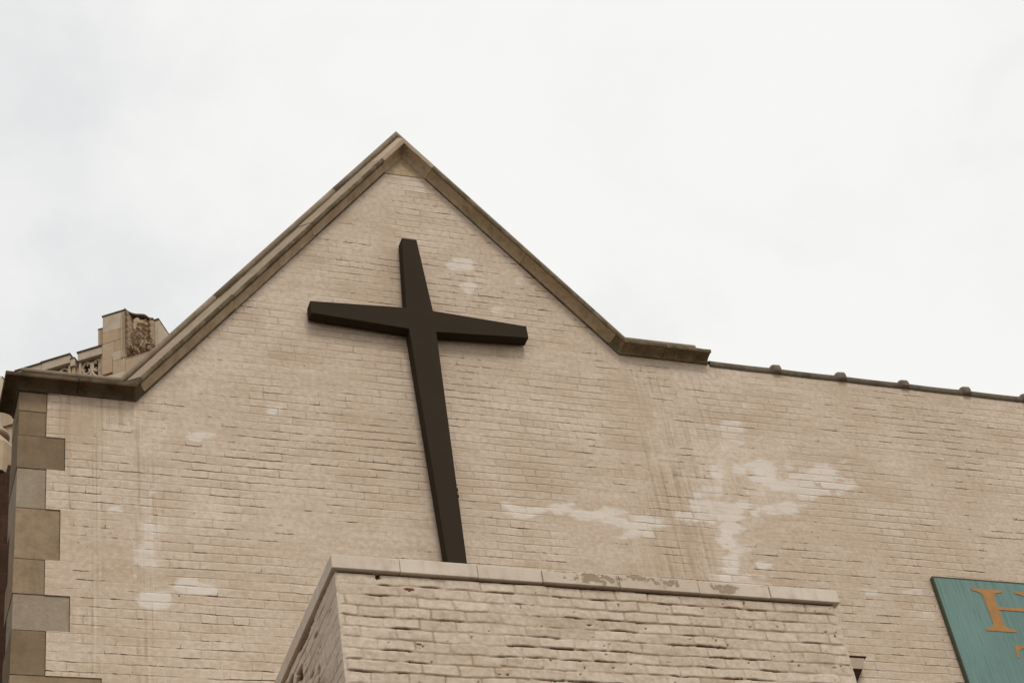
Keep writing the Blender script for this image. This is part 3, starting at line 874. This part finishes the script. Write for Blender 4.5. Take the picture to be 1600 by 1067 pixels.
# ------------------------------------------------------------------ church tower behind
O = Vector((5.733, 20.0, 30.18)); K = 1.348
a_ax = Vector((.825, -.565, 0)); b_ax = Vector((.565, .825, 0))
def W(s_, h_, d_=0.0):
    return O + a_ax * (K * s_) + b_ax * (K * d_) + Vector((0, 0, K * h_))
ch = empty('church_tower', (5.5, 21.0, 0), 'pale carved limestone church tower top with battlements behind the left gable slope', 'tower')
def lbox(name, s0, s1, d0, d1, h0, h1, mat, bev=.01, parent=ch):
    v = [W(s0, h0, d0), W(s1, h0, d0), W(s1, h1, d0), W(s0, h1, d0), W(s0, h0, d1), W(s1, h0, d1), W(s1, h1, d1), W(s0, h1, d1)]
    o = mesh(name, v, list(BOXF), mat, parent)
    if bev: bevel(o, bev)
    return o
HB = -30.18 / K
lbox('tower_body', -3.2, 1.6, .16, 4.5, HB, -1.6, M['tower'], 0)
lbox('parapet_wall', -3.2, -.41, .12, .4, -1.6, -1.24, M['tower'], 0)
lbox('parapet_wall', .60, 1.6, .16, .4, -1.6, -1.15, M['tower'], 0)
# big pier built of blocks
blocks = [(-.41, -.07, -.36, -.006, 'tower_c'), (-.07, 0.0, -.36, -.006, 'tower'), (-.41, -.12, -.60, -.362, 'tower_b'), (-.12, 0, -.60, -.362, 'tower'), (-.42, -.20, -.93, -.602, 'tower'), (-.20, 0, -.83, -.602, 'tower_b'),
          (-.42, -.24, -1.25, -.932, 'tower_b'), (-.238, .0, -1.02, -.832, 'tower_c'), (-.238, 0.0, -1.3, -1.022, 'tower'), (-.42, 0.0, -1.6, -1.302, 'tower_c')]
for s0, s1, h0, h1, mt in blocks:
    lbox('pier_block', s0 + .002, s1 - .001, 0.0 + .004 * random.random(), .5, h0, h1, M[mt], .006)
lbox('pier_cap', -.42, 0.01, -.012, .52, -.006, .022, M['tower_lead'], .006)
lbox('pier_moulding', -.075, -.055, -.02, .01, -1.02, -.09, M['tower'], .004)
lbox('pier_moulding', -.030, -.012, -.014, .01, -1.02, -.06, M['tower'], .004)
lbox('side_pier', -.535, -.425, .10, .45, -1.2, -.16, M['tower'], .006)
lbox('side_pier_cap', -.54, -.425, .09, .46, -.16, -.145, M['tower_lead'], .004)
lbox('right_pier', .50, .575, .01, .62, -1.6, -.425, M['tower_c'], .006)
lbox('pier_cap', .445, .58, -.005, .64, -.425, -.395, M['tower_lead'], .006)
# carved panel
def topc(s_): return np.interp(s_, [0, .05, .10, .16, .223, .30, .37, .44, .52], [-.02, -.09, -.15, -.20, -.235, -.265, -.30, -.405, -.43])
ss = np.linspace(.002, .50, 130); tt = np.linspace(0, 1, 200)
S, T = np.meshgrid(ss, tt)
H = -1.10 + (topc(S) + 1.10) * T
def lerpm(x, a, b): return np.clip((x - a) / (b - a), 0, 1)
dep = np.full_like(S, -.07)
# foliage strips: overlapping leaves
for c0, wd, htop in ((.060, .052, -.12), (.455, .050, -.42)):
    u = (S - c0) / wd
    q = (H * 8 - np.abs(u) * .8) % 1.0
    leaf = np.clip(1 - np.abs(u), 0, 1) ** .5 * (.03 + .10 * q)
    dep = np.where((np.abs(u) < 1) & (H > -.92), np.maximum(dep, -.04 + leaf), dep)
# shield with crowned beast: bulging carved mass
cu, cv = .265, -.58
r = np.sqrt(((S - cu) / .165) ** 2 + ((H - cv) / .27) ** 2)
mass = np.clip(1.15 - r, 0, 1) ** .6 * .16
det = (fbm(S * 22, H * 22, 140, 3) - .5)
ridge = 1 - np.abs(2 * fbm(S * 11 + 3, H * 9, 150, 3) - 1)
dep = np.maximum(dep, -.06 + mass * (0.35 + .85 * ridge) + det * .09 * (r < 1.15))
sh_ = ((np.abs(S - .235) < .075 * lerpm(H, -.72, -.45)) & (H > -.72) & (H < -.44))
dep = np.where(sh_, np.maximum(dep, .085), dep)
# roundel
rr_ = np.sqrt((S - .20) ** 2 + (H + .33) ** 2)
dep = np.where(rr_ < .055, .03, dep)
# twisted branches below
br = np.abs(2 * fbm(S * 10, H * 14, 171, 2) - 1)
br2 = np.abs(2 * fbm(S * 7 + H * 9, H * 9 - S * 4, 181, 2) - 1)
br = np.minimum(br, br2)
dep = np.where((H < -.84) & (S > .03) & (S < .49), -.12 + .17 * np.clip(1.2 - 5.5 * br, 0, 1), dep)
dep = np.where(H < -1.05, .01, dep)
dep = np.where(S < .012, 0.0, dep)
dep = dep + (fbm(S * 60, H * 60, 160, 2) - .5) * .012
V = np.empty(S.shape + (3,))
for k in range(3):
    V[..., k] = O[k] + K * (a_ax[k] * S + b_ax[k] * (-dep * 1.2)) + (K * H if k == 2 else 0)
grid_mesh('carved_panel', V, M['tower'], ch)['label'] = 'deeply carved panel of foliage, shield and beast'
# thickness and weathered top of the panel
tp = []
xs_ = np.linspace(.0, .50, 14)
vs = [];
for x_ in xs_:
    t0 = float(topc(x_)); vs += [W(x_, t0 - .0, -.05), W(x_, t0 + .028, -.05), W(x_, t0 + .028, .3), W(x_, t0, .3)]
fs = [(0, 1, 2, 3), tuple(len(vs) - 4 + i for i in range(4))[::-1]]
for i in range(len(xs_) - 1):
    for j in range(4):
        k = (j + 1) % 4; fs.append((i * 4 + j, i * 4 + k, i * 4 + 4 + k, i * 4 + 4 + j))
mesh('panel_cap', vs, fs, M['tower_lead'], ch)
vs = [];
for x_ in xs_:
    t0 = float(topc(x_)); vs += [W(x_, -1.6, .10), W(x_, t0, .10), W(x_, t0, .35), W(x_, -1.6, .35)]
mesh('panel_backing', vs, fs, M['tower_deep'], ch)
lbox('panel_base', .0, .50, -.02, .2, -1.6, -1.10, M['tower'], .006)
# merlons with pierced flamboyant tracery
def tube(points, r_, mat, name):
    vs, fs = [], []; n = 6
    for i, (s_, h_, d_) in enumerate(points):
        i0, i1 = max(i - 1, 0), min(i + 1, len(points) - 1)
        ts = points[i1][0] - points[i0][0]; th = points[i1][1] - points[i0][1]; l = math.hypot(ts, th) or 1
        ns, nh = -th / l, ts / l
        for k in range(n):
            a_ = 2 * math.pi * k / n
            vs.append(W(s_ + ns * r_ * math.cos(a_), h_ + nh * r_ * math.cos(a_), d_ + r_ * math.sin(a_)))
    for i in range(len(points) - 1):
        for k in range(n):
            j = (k + 1) % n; fs.append((i * n + k, i * n + j, i * n + n + j, i * n + n + k))
    return vs, fs
def merlon(s0, s1, top, cap=.16, step_=None, tracery=True, slope=0.0):
    v = [W(s0, top - cap, .02), W(s1, top - cap, .02), W(s1, top, .02), W(s0, top - slope, .02), W(s0, top - cap, .36), W(s1, top - cap, .36), W(s1, top, .36), W(s0, top - slope, .36)]
    bevel(mesh('merlon_coping', v, list(BOXF), M['tower_c'], ch), .008)
    v = [W(s0 - .012, top - slope + .001, .0), W(s1 + .012, top + .001, .0), W(s1 + .012, top + .022, .0), W(s0 - .012, top - slope + .022, .0), W(s0 - .012, top - slope + .001, .38), W(s1 + .012, top + .001, .38), W(s1 + .012, top + .022, .38), W(s0 - .012, top - slope + .022, .38)]
    mesh('merlon_cap', v, list(BOXF), M['tower_lead'], ch)
    b0 = -1.24
    lbox('merlon_post', s0 + .004, s0 + .045, .06, .30, b0, top - cap - .002, M['tower'], .006)
    lbox('merlon_post', s1 - .045, s1 - .004, .06, .30, b0, top - cap - .002, M['tower'], .006)
    lbox('tracery_backing', s0 + .045, s1 - .045, .20, .28, b0, top - cap - .002, M['tower_deep'], 0)
    if tracery:
        c_ = (s0 + s1) / 2; w_ = (s1 - s0) / 2 - .05; zt = top - cap - .01; zb = b0 + .02; hh = zt - zb
        parts = []
        rx_ = w_ * .47; rz_ = hh * .27; zc_ = zt - hh * .30
        for sg_ in (-1, 1):
            xc_ = c_ + sg_ * (w_ - rx_)
            parts.append(tube([(xc_ + rx_ * math.cos(a_), zc_ + rz_ * math.sin(a_), .11) for a_ in [math.radians(x_) for x_ in range(0, 361, 24)]], .022, None, ''))
            for q_ in (90, 210, 330):     # cusps
                t1 = math.radians(q_ + (20 if sg_ > 0 else -20))
                parts.append(tube([(xc_ + rx_ * f_ * math.cos(t1 + .5 * (1 - f_)), zc_ + rz_ * f_ * math.sin(t1 + .5 * (1 - f_)), .11) for f_ in (1, .8, .6, .4)], .018, None, ''))
            parts.append(tube([(c_ + sg_ * w_ * (.02 + .96 * f_ ** 1.5), zb + hh * (.46 - .46 * f_ ** .8), .10) for f_ in [i / 8 for i in range(9)]], .024, None, ''))
            parts.append(tube([(c_ + sg_ * w_ * .10 * math.sin(f_ * math.pi), zb + hh * (.40 + .50 * f_), .10) for f_ in [i / 8 for i in range(9)]], .020, None, ''))
        mesh('tracery', *join(parts), M['tower_c'], ch, smooth=True)
merlon(-.858, -.42, -.615, .165)
merlon(-1.50, -.995, -.59, .17)
merlon(-1.96, -1.505, -.605, .16, slope=.0)
merlon(-2.75, -2.19, -.66, .2)
lbox('merlon_step', -.993, -.915, .03, .34, -.84, -.69, M['tower_c'], .008)
lbox('merlon_step_cap', -.995, -.908, .02, .35, -.688, -.668, M['tower_lead'], .004)
lbox('merlon_post', -.985, -.925, .07, .30, -1.24, -.842, M['tower_b'], .006)
lbox('parapet_wall', -.915, -.86, .10, .30, -1.24, -.86, M['tower'], .006)

# ------------------------------------------------------------------ small pinnacle behind the left corner
pn = empty('stone_pinnacle', (1.29, 2.5, 0), 'pale stone pinnacle with a ringed shaft behind the left corner of the gable wall', 'pinnacle')
def lathe(name, prof, cx_, cy_, n, mat, rot=0.0, smooth=True):
    vs, fs = [], []
    for r_, z_ in prof:
        for k in range(n):
            a_ = 2 * math.pi * k / n + rot; vs.append((cx_ + r_ * math.cos(a_), cy_ + r_ * math.sin(a_), z_))
    for i in range(len(prof) - 1):
        for k in range(n):
            j = (k + 1) % n; fs.append((i * n + k, i * n + j, i * n + n + j, i * n + n + k))
    fs.append(tuple(range(n - 1, -1, -1))); fs.append(tuple((len(prof) - 1) * n + k for k in range(n)))
    return mesh(name, vs, fs, mat, pn, smooth)
PX, PY = 1.315, 2.5
lathe('shaft', [(.082, 12.38), (.074, 12.44), (.070, 12.7), (.066, 13.0), (.05, 13.02)], PX, PY, 20, M['tower_c'])
lathe('base_ring', [(.09, 12.30), (.125, 12.31), (.140, 12.33), (.138, 12.352), (.120, 12.366), (.122, 12.378), (.105, 12.395), (.082, 12.40)], PX, PY, 24, M['tower'])
lathe('plinth', [(.178, 11.86), (.178, 12.19), (.11, 12.30), (.02, 12.31)], PX, PY, 8, M['tower'], math.pi / 8, smooth=False)
box('backing_wall', -2.0, 1.95, 3.1, 3.5, 12.1, 12.75, M['tower'], pn)
box('brick_pier', -2.0, 1.485, 2.36, 3.6, 0, 11.85, M['red'], pn)
mesh('side_strip', [(1.30, 2.35, 11.0), (1.33, 2.35, 11.0), (1.46, 2.35, 11.93), (1.43, 2.35, 11.93)], [(0, 1, 2, 3)], M['red'], pn)
